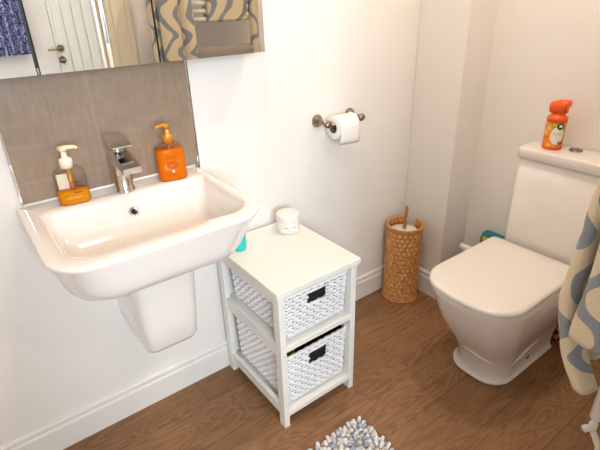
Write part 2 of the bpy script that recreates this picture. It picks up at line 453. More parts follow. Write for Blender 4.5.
def cloth(name, plan, z_top, z_bot, mat, parent=None, thick=0.006, nz=40, wob=0.004, loc=None, seed=0, hemz=None, extra_mats=None):
    """hanging cloth: plan = smooth polyline in x,y; z_bot may be a function of arc fraction; real thickness"""
    # resample the plan with Catmull-Rom
    P = [Vector((x, y, 0)) for x, y in plan]; pts = []
    for i in range(len(P) - 1):
        p0, p1, p2, p3 = P[max(i - 1, 0)], P[i], P[i + 1], P[min(i + 2, len(P) - 1)]
        for k in range(8):
            t = k / 8
            pts.append(0.5 * ((2 * p1) + (p2 - p0) * t + (2 * p0 - 5 * p1 + 4 * p2 - p3) * t * t + (3 * p1 - p0 - 3 * p2 + p3) * t ** 3))
    pts.append(P[-1]); s = [0.0]
    for a_, b_ in zip(pts, pts[1:]): s.append(s[-1] + (b_ - a_).length)
    bm = bmesh.new(); uvl = bm.loops.layers.uv.new('UVMap'); n = len(pts)
    def off(i, j, f, z):
        q = Vector((s[i] * 9 + seed * 3.1, z * 4, seed)); a = noise.noise(q) * wob * (0.3 + f)
        return a
    V = {}
    for side in (0, 1):
        for j in range(nz + 1):
            f = j / nz
            for i, p in enumerate(pts):
                zb = z_bot(s[i] / s[-1]) if callable(z_bot) else z_bot
                z = z_top + (zb - z_top) * f
                d = (pts[min(i + 1, n - 1)] - pts[max(i - 1, 0)]).normalized(); nr = Vector((d.y, -d.x, 0))
                o = off(i, j, f, z) + (thick if side else 0)
                shift = hemz(s[i] / s[-1], z) if hemz else Vector((0, 0, 0))
                V[side, j, i] = bm.verts.new(p + nr * o + Vector((0, 0, z)) + shift)
    def quad(ks, uvs):
        fc = bm.faces.new([V[k] for k in ks]); fc.smooth = True
        for lp, uv in zip(fc.loops, uvs): lp[uvl].uv = uv
        return fc
    for side in (0, 1):
        for j in range(nz):
            for i in range(n - 1):
                ks = [(side, j, i), (side, j + 1, i), (side, j + 1, i + 1), (side, j, i + 1)]
                if side: ks.reverse()
                quad(ks, [(s[k[2]] + seed * 0.37, V[k].co.z) for k in ks])
    for j in range(nz):
        for i in (0, n - 1):
            ks = [(0, j, i), (1, j, i), (1, j + 1, i), (0, j + 1, i)]
            quad(ks, [(s[k[2]] + seed * 0.37, V[k].co.z) for k in ks])
    for i in range(n - 1):
        for j in (0, nz):
            ks = [(0, j, i), (0, j, i + 1), (1, j, i + 1), (1, j, i)]
            fc = quad(ks, [(s[k[2]] + seed * 0.37, V[k].co.z) for k in ks])
            if j == nz and extra_mats: fc.material_index = 1
    m = MB(); m.b.free(); m.b = bm
    return m.build(name, [mat] + (extra_mats or []), parent, loc=loc)

# curtain hanging beside the hall window
cp = [(-0.16 + 0.4 * i / 16, YE + 0.07 + 0.022 * (-1) ** i) for i in range(17)]
c = cloth('curtain', cp, 2.2, 1.035, M['curtain'], loc=(0.0, YE + 0.07, 1.03), wob=0.006, thick=0.003)
tag(c, 'blue paisley curtain hanging in folds, seen in the mirror', 'curtain')
MB().tube([(-1.25, YE + 0.07, 2.215), (0.3, YE + 0.07, 2.215)], 0.011).tube([(-1.15, YE, 2.215), (-1.15, YE + 0.07, 2.215)], 0.008).tube([(0.27, YE, 2.215), (0.27, YE + 0.07, 2.215)], 0.008).build('curtain_pole', M['nickel'], c)

# ------------------------------------------------------------------ splashback
sb = thing('tiled_splashback', (0, -0.0005, 0.862), 'taupe stone tiled splashback with metal edge trims, above the wash basin', 'splashback')
MB().box(-0.256, 0.256, -0.009, -0.0005, 0.862, 1.235, 0.0008).build('tile_panel', M['tile'], sb)
for x in (-0.2595, 0.2595):
    MB().box(x - 0.0038, x + 0.0038, -0.0105, -0.0005, 0.862, 1.235, 0.0015).build('edge_trim', M['chrome'], sb)

# ------------------------------------------------------------------ mirror cabinet
mx0, mx1, mz0, mz1, myf = -0.450, 0.4825, 1.2093, 1.86, -0.102
mc = thing('mirror_cabinet', (0, -0.001, mz0), 'wide mirror fronted wall cabinet with three doors above the basin', 'cabinet')
MB().box(mx0 + 0.001, mx1 - 0.001, myf + 0.020, -0.011, mz0 + 0.001, mz1, 0.002).build('body', M['gap_shade'], mc)
for a_, b_ in ((mx0, -0.1555), (-0.1475, 0.1445), (0.1485, mx1)):
    d_o = MB().box(a_, b_, myf + 0.004, myf + 0.019, mz0, mz1 - 0.001, 0.0015).build('mirror_door', M['gap_shade'], mc)
    MB().box(a_ + 0.0004, b_ - 0.0004, myf, myf + 0.0038, mz0 + 0.0004, mz1 - 0.0014).build('mirror_pane', M['mirror'], d_o)
MB().box(-0.1535, -0.1495, myf + 0.001, myf + 0.019, mz0 + 0.002, mz0 + 0.016, 0.0008).build('door_bumper', M['chrome'], mc)

# ------------------------------------------------------------------ wash basin with half pedestal
bs = thing('wash_basin', (0, 0, 0.44), 'white ceramic wall hung wash basin with semi pedestal', 'wash basin')
ox0, ox1, oyf = -0.279, 0.249, -0.459
def outer(z, ins, insf, rf=0.095, insr=None):
    return rr(ox0 + ins, ox1 - (ins if insr is None else insr), oyf + insf, -0.001, [0.006, 0.006, rf, rf], z, 12)
def inner(z, l, r_, f, bk, rf, rb):
    return rr(ox0 + l, ox1 - r_, oyf + f, bk, [rb, rb, rf, rf], z, 12)
rings = [outer(0.733, 0.115, 0.115, 0.05, 0.130), outer(0.7355, 0.080, 0.078, 0.07, 0.092), outer(0.741, 0.057, 0.055, 0.085, 0.070), outer(0.752, 0.041, 0.040, 0.095, 0.054), outer(0.770, 0.031, 0.030, 0.100, 0.043), outer(0.795, 0.024, 0.021, 0.100, 0.034), outer(0.822, 0.016, 0.013, 0.100, 0.022), outer(0.845, 0.008, 0.006, 0.098, 0.010), outer(0.857, 0.003, 0.002), outer(0.863, 0.0, 0.0), outer(0.8675, 0.001, 0.001, 0.094), outer(0.870, 0.005, 0.005, 0.09),
         inner(0.870, 0.037, 0.022, 0.044, -0.092, 0.07, 0.025), inner(0.868, 0.041, 0.026, 0.049, -0.098, 0.068, 0.026), inner(0.862, 0.045, 0.030, 0.054, -0.106, 0.065, 0.028), inner(0.845, 0.050, 0.036, 0.060, -0.122, 0.062, 0.030), inner(0.81, 0.057, 0.045, 0.068, -0.146, 0.060, 0.036), inner(0.782, 0.068, 0.056, 0.080, -0.168, 0.060, 0.042), inner(0.770, 0.090, 0.080, 0.100, -0.190, 0.055, 0.045), inner(0.765, 0.13, 0.12, 0.135, -0.215, 0.04, 0.03), inner(0.763, 0.235, 0.225, 0.19, -0.26, 0.02, 0.02)]
m = MB(); m.loft(rings); m.build('basin', M['ceramic'], bs)
# overflow on the back slope, waste in the bottom
m = MB(); m.lathe([(0.0125, -0.001), (0.0135, 0.002), (0.0095, 0.0035), (0.008, 0.001)], (0, 0, 0), 24, cap1=False)
m.xform(Matrix.Translation((-0.010, -0.1365, 0.826)) @ Matrix.Rotation(math.radians(56), 4, 'X'))
ov = m.build('overflow_ring', M['chrome'], bs)
m = MB(); m.lathe([(0.0, 0.0008), (0.0088, 0.0008), (0.0088, 0.0012), (0, 0.0012)], (0, 0, 0), 20); m.xform(Matrix.Translation((-0.010, -0.1365, 0.826)) @ Matrix.Rotation(math.radians(56), 4, 'X'))
m.build('overflow_hole', M['black'], ov)
m = MB(); m.lathe([(0.034, -0.001), (0.034, 0.003), (0.028, 0.006), (0.0, 0.0075)], (-0.012, -0.30, 0.763), 28); m.build('waste_plug', M['chrome'], bs)
MB().tube([(ox0 + 0.004, -0.006, 0.871), (ox1 - 0.004, -0.006, 0.871)], 0.0055).build('sealant_bead', M['seal'], bs)
def ped(z, hw, yf, r):
    return rr(0.002 - hw, 0.002 + hw, yf, -0.001, [0.004, 0.004, r, r], z, 10)
m = MB(); m.loft([ped(0.400, 0.052, -0.212, 0.02), ped(0.403, 0.068, -0.232, 0.025), ped(0.412, 0.078, -0.246, 0.03), ped(0.428, 0.083, -0.255, 0.032), ped(0.50, 0.087, -0.264, 0.034), ped(0.60, 0.091, -0.276, 0.036), ped(0.70, 0.095, -0.286, 0.038), ped(0.737, 0.097, -0.29, 0.038)])
m.build('semi_pedestal', M['ceramic'], bs)

# mixer tap
tx, ty = -0.003, -0.070
tp = thing('mixer_tap', (tx, ty, 0.870), 'chrome mixer tap with flat lever standing at back of the basin', 'tap')
m = MB(); m.lathe([(0.0285, 0.0), (0.0285, 0.004), (0.0258, 0.007), (0.025, 0.06), (0.025, 0.120), (0.024, 0.123)], (tx, ty, 0.870), 36); m.build('body', M['chrome'], tp)
m = MB()
def sect(y, zc, w, h_): return [Vector((tx + a_, y, zc + b_)) for a_, b_ in ((-w, -h_), (w, -h_), (w * 1.0, h_ * 0.7), (w * 0.8, h_), (-w * 0.8, h_), (-w, h_ * 0.7))]
m.loft([sect(ty + 0.016, 0.980, 0.020, 0.016), sect(ty - 0.02, 0.977, 0.025, 0.017), sect(ty - 0.07, 0.967, 0.0255, 0.011), sect(ty - 0.108, 0.958, 0.0255, 0.008), sect(ty - 0.112, 0.956, 0.024, 0.006)], smooth=False)
s_o = m.build('spout', M['chrome'], tp, bevel=0.002)
m = MB(); m.lathe([(0.011, 0), (0.011, -0.007), (0.008, -0.008)], (tx, ty - 0.094, 0.955), 20); m.build('aerator', M['nickel'], s_o)
m = MB(); m.lathe([(0.0225, 0.0), (0.0225, 0.012), (0.0215, 0.026), (0.016, 0.027)], (tx, ty, 0.990), 32); m.build('cartridge_collar', M['chrome'], tp)
m = MB()
def sl(y, z, w, h_): return [Vector((tx + a_, y, z + b_)) for a_, b_ in ((-w, 0), (w, 0), (w, h_), (-w, h_))]
m.loft([sl(ty + 0.030, 1.024, 0.024, 0.007), sl(ty + 0.0, 1.016, 0.0265, 0.011), sl(ty - 0.035, 1.010, 0.027, 0.009), sl(ty - 0.058, 1.007, 0.027, 0.005)], smooth=False)
m.build('lever', M['chrome'], tp, bevel=0.002)

# ------------------------------------------------------------------ soap dispensers
def soap(name, x, y, rot, w, d, h, fill, label, liquid, capm, collar_r, spout_dir, style):
    z0 = 0.8705
    T = Matrix.Translation((x, y, z0)) @ Matrix.Rotation(rot, 4, 'Z')
    o = thing(name, (x, y, z0), label, 'soap dispenser')
    def ring(z, k, r=0.02): return rr(-w / 2 * k, w / 2 * k, -d / 2 * k, d / 2 * k, min(r, d / 2 * k * 0.95), z, 8)
    def body(g, ztop):
        pr = [(0.0, 0.90), (0.003, 0.97), (0.010, 1.0), (h * 0.80, 0.97), (h * 0.88, 0.90), (h * 0.95, 0.66), (h * 0.985, 0.42), (h, 0.36)]
        out = []
        for z, k in pr:
            if z > ztop: break
            out.append((z, k))
        if out[-1][0] < ztop:
            i = len(out); (za, ka), (zb, kb) = pr[i - 1], pr[i]; out.append((ztop, ka + (kb - ka) * (ztop - za) / (zb - za)))
        return [[p for p in ring(max(z, g), k - g / (d / 2) * 0.5)] for z, k in out]
    m = MB(); m.loft(body(0.0, h)); m.xform(T); m.build('bottle', M['clear'], o)
    m = MB(); m.loft(body(0.0018, fill)); m.xform(T); m.build('liquid_soap', liquid, o)
    m = MB(); m.lathe([(collar_r, h - 0.006), (collar_r, h + 0.016), (collar_r * 0.93, h + 0.019), (0.008, h + 0.022), (0.0065, h + 0.040)], (0, 0, 0), 28); m.xform(T); pump = m.build('pump_collar', capm[0], o)
    m = MB(); m.lathe([(0.009, h + 0.038), (0.010, h + 0.046), (0.0085, h + 0.049)], (0, 0, 0), 20)
    u = Vector(spout_dir)
    m.tube([u * -0.012 + Vector((0, 0, h + 0.046)), u * 0.010 + Vector((0, 0, h + 0.0475)), u * 0.030 + Vector((0, 0, h + 0.047)), u * 0.036 + Vector((0, 0, h + 0.043))], [0.0055, 0.0062, 0.0048, 0.004], 10)
    m.xform(T); m.build('pump_head', capm[1], pump)
    m = MB(); m.tube([(0, 0, h - 0.008), (0.002, 0, 0.012)], 0.0035 if style else 0.006, 8); m.xform(T); m.build('dip_tube', M['gold'] if not style else capm[0], o)
    fy = -d / 2 - 0.0006
    if style == 0:      # pale back label and a small brown printed front label
        m = MB(); m.box(-w * 0.40, -w * 0.06, d / 2 * 0.90 - 0.0012, d / 2 * 0.90 - 0.0004, 0.012, h * 0.74); m.xform(T); q = m.build('back_label', M['capw'], o); q['label'] = 'cream paper label on the back'
        m = MB()
        for k, (zz, ww) in enumerate([(0.063, 0.030), (0.046, 0.034), (0.035, 0.020)]):
            nl = int(ww / 0.0042)
            for i in range(nl):
                xx = 0.012 - ww / 2 + (i + 0.5) * ww / nl; hh = 0.0026 * random.uniform(0.8, 1.1)
                for sgn in (-1, 1): m.box(xx + sgn * 0.0009 - 0.0004, xx + sgn * 0.0009 + 0.0004, fy - 0.0004, fy, zz - hh, zz + hh)
                m.box(xx - 0.0012, xx + 0.0012, fy - 0.0004, fy, zz - 0.0004 + hh * random.choice((-1, 0, 1)) * 0.8, zz + 0.0004 + hh * random.choice((-1, 0, 1)) * 0.0 + 0.0004)
        m.xform(T); q = m.build('front_print', M['brownink'], o); q['label'] = 'brown printed lettering'
    else:
        m = MB()
        for k, (zz, ww, hh) in enumerate([(0.074, 0.034, 0.0034), (0.019, 0.034, 0.002)]):
            nl = 7
            for i in range(nl):
                xx = -ww / 2 + (i + 0.5) * ww / nl
                m.box(xx - 0.0014, xx - 0.0006, fy - 0.0004, fy, zz - hh, zz + hh); m.box(xx - 0.0014, xx + 0.0014, fy - 0.0004, fy, zz + hh * (0.5 if i % 2 else -0.9), zz + hh * (0.5 if i % 2 else -0.9) + 0.001)
        for rx, rz in ((0.016, 0.011), (0.011, 0.007)):
            for i in range(28):
                a0, a1 = 2 * PI * i / 28, 2 * PI * (i + 1) / 28
                p = [Vector((c_ * math.cos(a_), fy - 0.0003, 0.050 + e_ * math.sin(a_))) for a_, c_, e_ in ((a0, rx, rz), (a1, rx, rz), (a1, rx - 0.0012, rz - 0.0012), (a0, rx - 0.0012, rz - 0.0012))]
                m.face([m.b.verts.new(v_) for v_ in p])
        m.xform(T); q = m.build('front_print', M['redink'], o, recalc=False); q['label'] = 'dark red printed lettering and oval emblem'
        m = MB(); m.face([m.b.verts.new(Vector(v_)) for v_ in ((-0.004, fy - 0.0004, 0.028), (0.004, fy - 0.0004, 0.028), (0.001, fy - 0.0004, 0.036), (-0.001, fy - 0.0004, 0.036))]); m.xform(T); m.build('drop_mark', M['whiteink'], o, recalc=False)
    return o
soap('soap_dispenser', -0.139, -0.070, math.radians(-8), 0.082, 0.042, 0.106, 0.036, 'clear pump bottle nearly empty of orange soap, on the basin left of tap', M['soap'], (M['capw'], M['cap']), 0.0165, (0.97, -0.25, 0), 0)
soap('soap_dispenser', 0.143, -0.074, math.radians(-12), 0.086, 0.046, 0.118, 0.094, 'pump bottle full of deep orange soap with amber pump, on the basin right of tap', M['soap2'], (M['gold'], M['gold']), 0.0165, (-0.9, -0.42, 0), 1)

# ------------------------------------------------------------------ storage unit with two wicker baskets
ux0, ux1, uy0, uy1 = 0.2663, 0.6073, -0.4259, -0.0165
un = thing('storage_unit', ((ux0 + ux1) / 2, (uy0 + uy1) / 2, 0), 'white painted storage unit with two open bays, standing beside the basin', 'storage unit')
MB().box(ux0, ux1, uy0, uy1, 0.553, 0.575, 0.003).build('top', M['unit'], un)
lx0, lx1, ly0, ly1 = ux0 + 0.010, ux1 - 0.010, uy0 + 0.010, uy1 - 0.004
pw = 0.022
for xa in (lx0, lx1 - pw):
    for ya, dp in ((ly0, 0.034), (ly1 - 0.034, 0.034)):
        MB().box(xa, xa + pw, ya, ya + dp, 0.0, 0.553, 0.002).build('leg', M['unit'], un)
for xa in (lx0 + 0.003, lx1 - 0.003 - 0.016):
    for z0, z1 in ((0.046, 0.088), (0.310, 0.356), (0.512, 0.553)):
        MB().box(xa, xa + 0.016, ly0 + 0.033, ly1 - 0.033, z0, z1, 0.0015).build('side_rail', M['unit'], un)
for z0, z1 in ((0.046, 0.066), (0.330, 0.350)):
    MB().box(lx0 + pw - 0.001, lx1 - pw + 0.001, ly0 + 0.001, ly0 + 0.019, z0, z1, 0.0015).build('front_rail', M['unit'], un)
for z0 in (0.056, 0.340):
    MB().box(lx0 + 0.019, lx1 - 0.019, ly0 + 0.018, ly1 - 0.012, z0, z0 + 0.010, 0.001).build('shelf', M['unit'], un)
MB().box(lx0 + 0.02, lx1 - 0.02, ly1 - 0.010, ly1 - 0.005, 0.07, 0.553).build('back_panel', M['unit'], un)

def wicker(ring_fn, per, z0, z1, amp, cw, chh, du, dv, hole=None, holesz=0.0, close=True, twist=0.0, uoff=0.0):
    """woven sheet around a closed outline: strands bulge over and under; real gaps at the crossings"""
    ncol = int(round(per / cw / 2)) * 2; cw = per / ncol
    nu = ncol * du; nrow = int(round((z1 - z0) / chh)); nv = nrow * dv
    bm = bmesh.new(); V = []
    for j in range(nv + 1):
        z = z0 + (z1 - z0) * j / nv; row = []
        jr = j / dv; rj = min(int(jr), nrow - 1); fr = jr - rj
        for i in range(nu):
            u = per * i / nu
            ph = PI * (u / cw + uoff) + PI * rj + twist * jr
            over = math.cos(ph)
            b = amp * (0.55 + 0.45 * over) * math.sin(PI * min(max(fr, 0.0), 1.0)) ** 0.6
            p, n_ = ring_fn(u / per, z); row.append(bm.verts.new(p + n_ * b))
        V.append(row)
    for j in range(nv):
        jr = (j + 0.5) / dv; rj = int(jr); fr = jr - rj
        for i in range(nu):
            u = per * (i + 0.5) / nu; z = z0 + (z1 - z0) * (j + 0.5) / nv
            ph = math.cos(PI * (u / cw + uoff) + PI * rj + twist * jr)
            if holesz and ph < -1 + holesz and (fr < 1.0 / dv or fr > 1 - 1.0 / dv): continue
            if hole and hole(u / per, z): continue
            f = bm.faces.new([V[j][i], V[j][(i + 1) % nu], V[j + 1][(i + 1) % nu], V[j + 1][i]]); f.smooth = True
    return bm

def basket(z0, h, label, x0=0.2985, x1=0.5755, y0=-0.404, y1=-0.06):
    cx = (x0 + x1) / 2
    o = thing('wicker_basket', (cx, (y0 + y1) / 2, z0), label, 'basket', 'white wicker baskets in the storage unit')
    N = 400
    def outline(ins):
        ring = rr(x0 + ins, x1 - ins, y0 + ins, y1 - ins, 0.022, 0, 6); L = [0]
        ring = ring + [ring[0]]
        for a_, b_ in zip(ring, ring[1:]): L.append(L[-1] + (b_ - a_).length)
        return ring, L
    base = outline(0.0); per = base[1][-1]
    def fn(u, z):
        ring, L = base; s_ = (u % 1.0) * per; k = 0
        while k < len(L) - 2 and L[k + 1] < s_: k += 1
        t = (s_ - L[k]) / max(L[k + 1] - L[k], 1e-9); p = ring[k].lerp(ring[k + 1], t)
        d = (ring[k + 1] - ring[k]).normalized(); n_ = Vector((d.y, -d.x, 0)).normalized()
        f = (z - z0) / h; ins = 0.010 * (1 - f) + 0.018 * max(0, 1 - f * 7) ** 2
        q = p - n_ * (ins + 0.004); q.z = z + 0.0015 * math.sin(u * 260)
        return q, n_
    def hole(u, z):
        p, _ = fn(u, z); return p.y < y0 + 0.03 and abs(p.x - cx) < 0.0375 and z0 + h * 0.655 < z < z0 + h * 0.90
    bm = wicker(fn, per, z0 + 0.002, z0 + h, 0.0065, 0.0145, 0.0135, 5, 5, hole, 0.9)
    m = MB(); m.b.free(); m.b = bm
    b_o = m.build('woven_body', M['wickerw'], o, recalc=False)
    sm = b_o.modifiers.new('thick', 'SOLIDIFY'); sm.thickness = 0.003; sm.offset = -1
    # braided rim
    m = MB()
    for st in range(3):
        pts = []
        for i in range(241):
            u = i / 240; p, n_ = fn(u, z0 + h)
            a_ = 2 * PI * (u * 46 + st / 3); pts.append(p + n_ * (0.001 + 0.0036 * math.cos(a_)) + Vector((0, 0, 0.001 + 0.0036 * math.sin(a_))))
        m.tube(pts, 0.0032, 6)
    m.build('braided_rim', M['wickerw'], o)
    m = MB(); m.loft([rr(x0 + g_, x1 - g_, y0 + g_, y1 - g_, 0.02, z, 6) for z, g_ in ((z0 + 0.008, 0.026), (z0 + 0.03, 0.018), (z0 + h - 0.006, 0.0095))], True, False); q = m.build('basket_shade', M['basket_shade'], o); q['label'] = 'black sheet standing in for shade inside the basket'
    m = MB(); m.loft([rr(x0 + 0.018, x1 - 0.018, y0 + 0.018, y1 - 0.018, 0.02, z0 + 0.002, 6), rr(x0 + 0.018, x1 - 0.018, y0 + 0.018, y1 - 0.018, 0.02, z0 + 0.006, 6)]); m.build('base', M['dark_in'], o)
    for zz, s_ in ((z0 + h * 0.645, 1), (z0 + h * 0.905, -1)):
        MB().tube([(cx - 0.042, y0 + 0.004, zz), (cx, y0 + 0.003, zz), (cx + 0.042, y0 + 0.004, zz)], 0.004, 6).build('handle_edge', M['wickerw'], o)
    return o
basket(0.3515, 0.178, 'white wicker basket in upper bay of the storage unit')
basket(0.0675, 0.222, 'white wicker basket in lower bay, with green sachet showing at rim')
# the black sheets in the baskets paint their inside dark, in place of shade
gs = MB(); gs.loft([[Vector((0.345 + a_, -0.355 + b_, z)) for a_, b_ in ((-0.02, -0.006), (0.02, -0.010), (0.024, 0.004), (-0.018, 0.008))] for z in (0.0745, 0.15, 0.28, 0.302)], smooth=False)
gs.xform(Matrix.Translation((0, 0, 0)))
tag(gs.build('green_sachet', M['lime'], loc=(0.345, -0.355, 0.0745), bevel=0.003), 'lime green sachet poking out of the lower basket', 'sachet')

# cream jar
jx, jy, jz = 0.539, -0.1055, 0.5755
j = thing('cream_jar', (jx, jy, jz), 'round white cream jar with grey print on top of storage unit', 'jar')
m = MB(); m.lathe([(0.038, 0), (0.0415, 0.003), (0.0425, 0.008), (0.0425, 0.043), (0.041, 0.045)], (jx, jy, jz), 40); m.build('body', M['plastic'], j)
m = MB(); m.lathe([(0.0425, 0.0455), (0.0432, 0.047), (0.0432, 0.070), (0.0415, 0.0735), (0.039, 0.0745), (0.0, 0.0735)], (jx, jy, jz), 40, cap1=False); m.build('lid', M['plastic'], j)
m = MB()
def onj(a_, z, r=0.0428): return Vector((jx + r * math.cos(a_), jy + r * math.sin(a_), jz + z))
ac = math.atan2(CAM.y - jy, CAM.x - jx) + 0.15
def bar(a0, a1, z0, z1): m.face([m.b.verts.new(v_) for v_ in (onj(a0, z0), onj(a1, z0), onj(a1, z1), onj(a0, z1))])
for i in range(9):
    if i == 5: continue
    a0 = ac + (i - 4.4) * 0.135
    bar(a0 - 0.045, a0 - 0.02, 0.026, 0.031); bar(a0 - 0.045, a0 + 0.04, 0.026 + 0.004 * (i % 2), 0.027 + 0.004 * (i % 2)); 
    if i % 3: bar(a0 + 0.02, a0 + 0.045, 0.026, 0.031)
for i in range(3): bar(ac - 0.25 + i * 0.1, ac - 0.2 + i * 0.12, 0.015, 0.0165)
for zz in (0.012, 0.034): bar(ac + 0.2, ac + 0.5, zz, zz + 0.001)
m.build('print', M['ink'], j, recalc=False)

# teal bottle half hidden by the basin
kx, ky = 0.326, -0.117
k = thing('teal_bottle', (kx, ky, 0.5755), 'small teal bottle on the storage unit, half hidden by the basin', 'bottle')
m = MB(); m.loft([[Vector((kx + rx * math.cos(a_), ky + ry * math.sin(a_), 0.5755 + z)) for a_ in [2 * PI * i / 28 for i in range(28)]] for rx, ry, z in ((0.020, 0.016, 0), (0.0225, 0.018, 0.003), (0.0230, 0.018, 0.03), (0.0215, 0.0165, 0.07), (0.0195, 0.014, 0.105), (0.014, 0.010, 0.116), (0.010, 0.010, 0.119))]); m.build('body', M['teal'], k)
m = MB(); m.lathe([(0.0105, 0.118), (0.0105, 0.136), (0.009, 0.138)], (kx, ky, 0.5755), 20); m.build('cap', M['plastic'], k)
ca = math.atan2(CAM.y - ky, CAM.x - kx)
m = MB(); m.lathe([(0.0, 0), (0.0075, 0), (0.0075, 0.0008), (0, 0.0008)], (0, 0, 0), 18)
m.xform(Matrix.Translation((kx + 0.0185 * math.cos(ca + 0.3), ky + 0.0165 * math.sin(ca + 0.3), 0.5755 + 0.072)) @ Matrix.Rotation(ca + 0.3, 4, 'Z') @ Matrix.Rotation(PI / 2, 4, 'Y')); m.build('emblem', M['navy'], k)

# ------------------------------------------------------------------ toilet roll holder + roll
hz = 0.930
th = thing('toilet_roll_holder', (0.85, 0, hz), 'brushed nickel toilet roll holder on the back wall', 'toilet roll holder')
for x in (0.766, 0.933):
    m = MB(); m.lathe([(0.0245, -0.0005), (0.0245, -0.004), (0.021, -0.011), (0.013, -0.020), (0.0085, -0.030), (0.0075, -0.055)], (x, 0, hz), 28, 'y'); m.build('wall_rose', M['nickel'], th)
    m = MB(); m.lathe([(0.006, -0.017), (0.011, -0.013), (0.0145, -0.004), (0.0145, 0.004), (0.011, 0.013), (0.006, 0.017)], (x, -0.068, hz - 0.002), 24, 'x'); m.build('end_knob', M['nickel'], th)
MB().tube([(0.766, -0.067, hz - 0.006), (0.933, -0.067, hz - 0.006)], 0.0070, 16).build('spindle', M['nickel'], th)
rx0, rx1, ry_, rz_ = 0.790, 0.889, -0.067, 0.911
tr = thing('toilet_roll', ((rx0 + rx1) / 2, ry_, rz_), 'white toilet roll hanging on the nickel holder', 'toilet roll')
m = MB(); R0, R1 = 0.0208, 0.0435
m.lathe([(R0, rx0), (R1 - 0.002, rx0), (R1, rx0 + 0.002), (R1, rx1 - 0.002), (R1 - 0.002, rx1), (R0, rx1), (R0, rx0)], (0, ry_, rz_), 48, 'x', cap0=False, cap1=False)
m.build('paper', M['paper'], tr)
m = MB(); m.lathe([(R0, rx0 - 0.0006), (R0, rx1 + 0.0006), (R0 - 0.0014, rx1 + 0.0006), (R0 - 0.0014, rx0 - 0.0006), (R0, rx0 - 0.0006)], (0, ry_, rz_), 36, 'x', cap0=False, cap1=False); m.build('cardboard_tube', M['card'], tr)
m = MB(); ra, rb = [], []
pts = [(ry_ - (R1 + 0.001) * math.sin(a_), rz_ + (R1 + 0.001) * math.cos(a_)) for a_ in [PI * 0.1 + PI * 0.42 * i / 10 for i in range(11)]] + [(ry_ - R1 - 0.003, rz_ - 0.022), (ry_ - R1 - 0.001, rz_ - 0.045), (ry_ - R1 + 0.006, rz_ - 0.060)]
for x in [rx0 + 0.001 + (rx1 - rx0 - 0.002) * i / 8 for i in range(9)]:
    ra.append([Vector((x, y_, z_ - (0.006 * ((x - rx0) / 0.1) if q_ > 11 else 0))) for q_, (y_, z_) in enumerate(pts)])
m.loft(ra, False, False, False)
sh = m.build('loose_sheet', M['paper'], tr, recalc=False); s_ = sh.modifiers.new('t', 'SOLIDIFY'); s_.thickness = 0.0008

# ------------------------------------------------------------------ toilet brush in woven holder
bx, by, br, bh = 1.200, -0.108, 0.086, 0.392
bhld = thing('toilet_brush_holder', (bx, by, 0), 'tall brown woven toilet brush holder standing in the corner', 'toilet brush holder')
def cyl(u, z):
    a_ = 2 * PI * u; n_ = Vector((math.cos(a_), math.sin(a_), 0)); r_ = br - 0.007 - 0.003 * math.sin(PI * z / bh)
    return Vector((bx, by, 0)) + n_ * r_ + Vector((0, 0, z)), n_
NOTCH = math.radians(22)
def notch(u, z):
    a_ = (2 * PI * u - NOTCH + PI) % (2 * PI) - PI
    return abs(a_) < 0.36 and z > bh - 0.055
bm = wicker(cyl, 2 * PI * br, 0.006, bh, 0.0080, 0.0135, 0.0230, 6, 8, notch, 0.0, twist=0.0)
m = MB(); m.b.free(); m.b = bm; q = m.build('woven_body', M['wickerb'], bhld, recalc=False); s_ = q.modifiers.new('t', 'SOLIDIFY'); s_.thickness = 0.004; s_.offset = -1
m = MB()
for zz, full in ((0.006, True), (bh, False)):
    m = MB()
    for st in range(2):
        pts = []
        for i in range(201):
            a_ = 2 * PI * i / 200 if full else NOTCH + 0.37 + (2 * PI - 0.74) * i / 200
            w_ = 2 * PI * (i / 200 * 30 + st / 2); rr_ = br - 0.004 + 0.003 * math.cos(w_)
            pts.append((bx + rr_ * math.cos(a_), by + rr_ * math.sin(a_), zz + 0.003 * math.sin(w_)))
        m.tube(pts, 0.0036, 6)
    m.build('braided_rim', M['wickerb'], bhld)
m = MB(); m.lathe([(0.0, 0.002), (0.080, 0.002), (0.080, 0.008), (0, 0.008)], (bx, by, 0), 32); m.build('base', M['wickerb'], bhld)
tb = thing('toilet_brush', (bx, by, 0.009), 'toilet brush with bamboo handle in the woven holder', 'toilet brush')
m = MB(); m.lathe([(0.050, 0.0), (0.056, 0.006), (0.058, 0.326), (0.064, 0.344), (0.066, 0.352), (0.058, 0.356), (0.020, 0.360)], (bx - 0.002, by, 0.009), 36); q = m.build('liner_pot', M['plastic'], tb); q['label'] = 'white pot with lid'
m = MB(); m.tube([(bx, by, 0.361), (bx + 0.001, by, 0.42), (bx + 0.002, by - 0.002, 0.472), (bx + 0.002, by - 0.002, 0.486)], [0.0075, 0.0078, 0.0085, 0.0045], 14); m.build('handle', M['wood'], tb)

# ------------------------------------------------------------------ toilet
ty0 = -0.660
to = thing('toilet', (1.2, ty0, 0), 'white close coupled toilet with closed lid against the right wall', 'toilet')
m = MB(); bk = 1.485
prof = [(0.0, 1.010, .116), (0.003, 1.004, .121), (0.011, 1.003, .122), (0.014, 1.009, .116), (0.020, 1.013, .1125), (0.05, 1.015, .1115), (0.09, 1.008, .116), (0.13, 0.992, .122), (0.17, 0.972, .132), (0.22, 0.944, .146), (0.28, 0.914, .159), (0.34, 0.892, .168), (0.385, 0.880, .173), (0.402, 0.876, .174), (0.406, 0.880, .170)]
rings = []
for z, xf, hw in prof:
    f = min(1, z / 0.4); rings.append(dring(xf, 1.405 + 0.08 * min(1, max(0, (z - 0.17) / 0.13)), ty0, hw, 0.080 + 0.012 * f, z, 0.012 + 0.02 * f))
m.loft(rings)
pan = m.build('pan', M['ceramic'], to)
